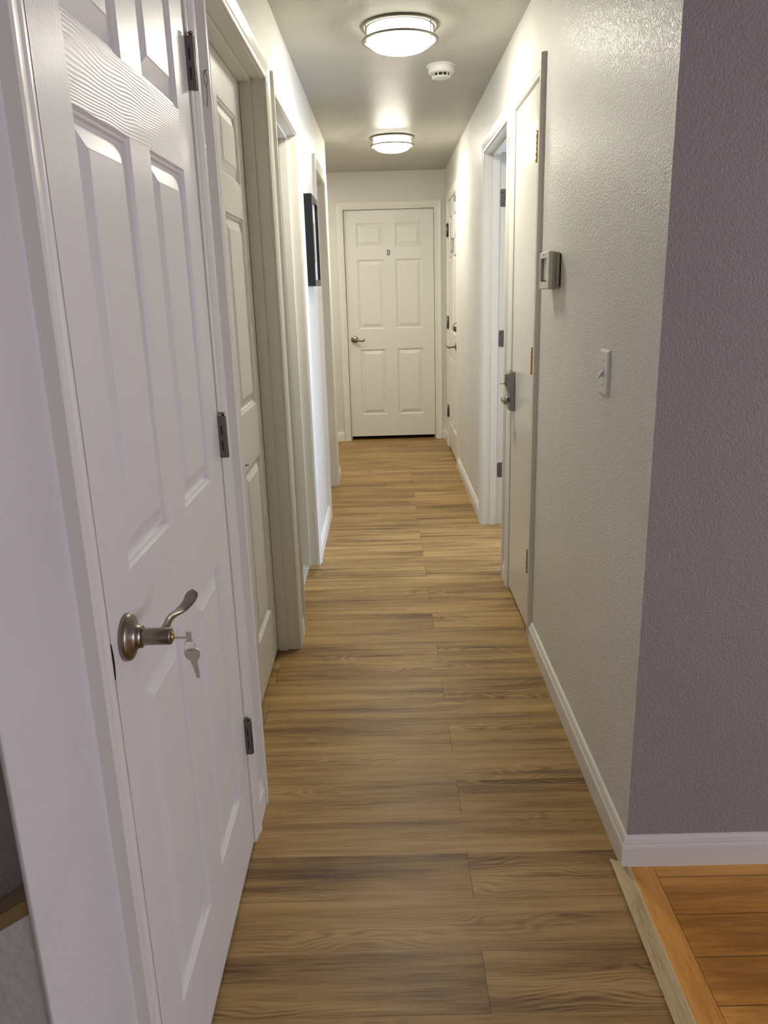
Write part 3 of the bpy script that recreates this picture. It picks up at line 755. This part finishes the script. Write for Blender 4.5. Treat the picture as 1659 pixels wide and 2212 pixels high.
e = empty('light_switch', RIGHT(2.003, 0, 1.105)); tag(e, 'white toggle light switch plate on the right wall', 'light switch')
bm = B(); sw = (1.964, 2.043, 1.105, 1.2205)
a1 = [(sw[0], sw[2]), (sw[1], sw[2]), (sw[1], sw[3]), (sw[0], sw[3])]
c3 = [[bm.verts.new(RIGHT(2.0035 + (s - 2.0035) * k_, d, 1.1627 + (z - 1.1627) * kz_)) for s, z in a1] for k_, kz_, d in ((1, 1, 0), (1, 1, .003), (.86, .90, .0068))]
for A_, B_ in zip(c3[:-1], c3[1:]):
    for i in range(4): bm.faces.new((A_[i], A_[(i + 1) % 4], B_[(i + 1) % 4], B_[i]))
bm.faces.new(c3[0]); bm.faces.new(c3[-1]); bmesh.ops.recalc_face_normals(bm, faces=bm.faces)
obj('plate', bm, M_PLASTIC, e)
bm = B()
A = [(.006, 1.170), (.009, 1.168), (.0185, 1.156), (.0205, 1.151), (.0175, 1.149), (.010, 1.154), (.006, 1.153)]
p1 = [bm.verts.new(RIGHT(1.9995, d, z)) for d, z in A]; p2 = [bm.verts.new(RIGHT(2.0075, d, z)) for d, z in A]
for i in range(7): bm.faces.new((p1[i], p1[(i + 1) % 7], p2[(i + 1) % 7], p2[i]))
bm.faces.new(p1); bm.faces.new(p2); bmesh.ops.recalc_face_normals(bm, faces=bm.faces)
obj('toggle', bm, M_PLASTIC, e)
bm = B(); box(bm, RIGHT, 1.998, 2.009, .0060, .00695, 1.152, 1.176); obj('toggle_slot', bm, M_GREYP, e)
for z in (1.1929, 1.1325):
    bm = B(); lathe(bm, [(0, 0), (.0032, 0), (.0026, .0010), (0, .0011)], RIGHT(2.0035, .0067, z), (-1, 0, 0), 14); obj('screw', bm, M_GREYP, e)

# ------------------------------------------------------------------ shadow-box frame on the left wall
e = empty('picture_frame', LEFT(4.25, 0, 1.405)); tag(e, 'deep black picture frame hanging on the left wall past the tiled doorway', 'picture frame')
y0, y1, z0, z1 = 4.070, 4.420, 1.406, 1.839; fw = .030
bm = B()
for a_, b_, c_, d_ in ((y0, y1, z0, z0 + fw), (y0, y1, z1 - fw, z1), (y0, y0 + fw, z0 + fw, z1 - fw), (y1 - fw, y1, z0 + fw, z1 - fw)): box(bm, LEFT, a_, b_, .001, .042, c_, d_, .001)
obj('frame', bm, M_BLACK, e)
bm = B(); box(bm, LEFT, y0 + .01, y1 - .01, .004, .028, z0 + .01, z1 - .01); obj('mat_board', bm, M_MAT, e)
bm = B(); box(bm, LEFT, y0 + .115, y1 - .115, 0.0281, .0290, z0 + .12, z1 - .12); obj('print', bm, M_PLAQUE, e)

# ------------------------------------------------------------------ little wire hooks and a coat hook
def wire_hook(M, s, z, d, label):
    e = empty('wire_hook', M(s, d, z - .07)); tag(e, label, 'wire hook')
    bm = B(); sweep(bm, spline([M(s + .022, d + .003, z + .016), M(s + .008, d + .004, z + .006), M(s - .004, d - .001, z - .002)], 5), (.0009, .0009), 8); obj('hook_arm', bm, M_WIRE, e)
    bm = B(); sweep(bm, spline([M(s - .004, d - .002, z - .001), M(s - .004, d - .004, z - .016), M(s - .004, d, z - .032), M(s - .004, d + .003, z - .016), M(s - .004, d - .002, z - .001)], 6), (.0007, .0007), 8)
    sweep(bm, spline([M(s - .004, d, z - .031), M(s - .004, d + .0005, z - .050), M(s - .004, d - .002, z - .072)], 5), (.0008, .0008), 8)
    obj('loop', bm, M_WIRE, e)
wire_hook(LEFT, ce(D2)[0] - .001, 1.845, .010, 'thin dark wire hook on the casing of the second left door')
wire_hook(RIGHT, ce(R2)[0] - .001, 1.985, .012, 'thin wire hook on the casing of the open right doorway')
e = empty('coat_hook', FAR(-.470, 0, 1.93)); tag(e, 'small silver hook on the far wall left of the far door', 'coat hook')
bm = B(); box(bm, FAR, -.477, -.461, 0, .004, 1.945, 1.985, .001); obj('back_plate', bm, M_KEY, e)
bm = B(); sweep(bm, spline([FAR(-.469, .004, 1.955), FAR(-.469, .022, 1.950), FAR(-.469, .030, 1.962), FAR(-.469, .030, 1.975)], 5), (.0035, .0035), 10); obj('hook', bm, M_KEY, e)
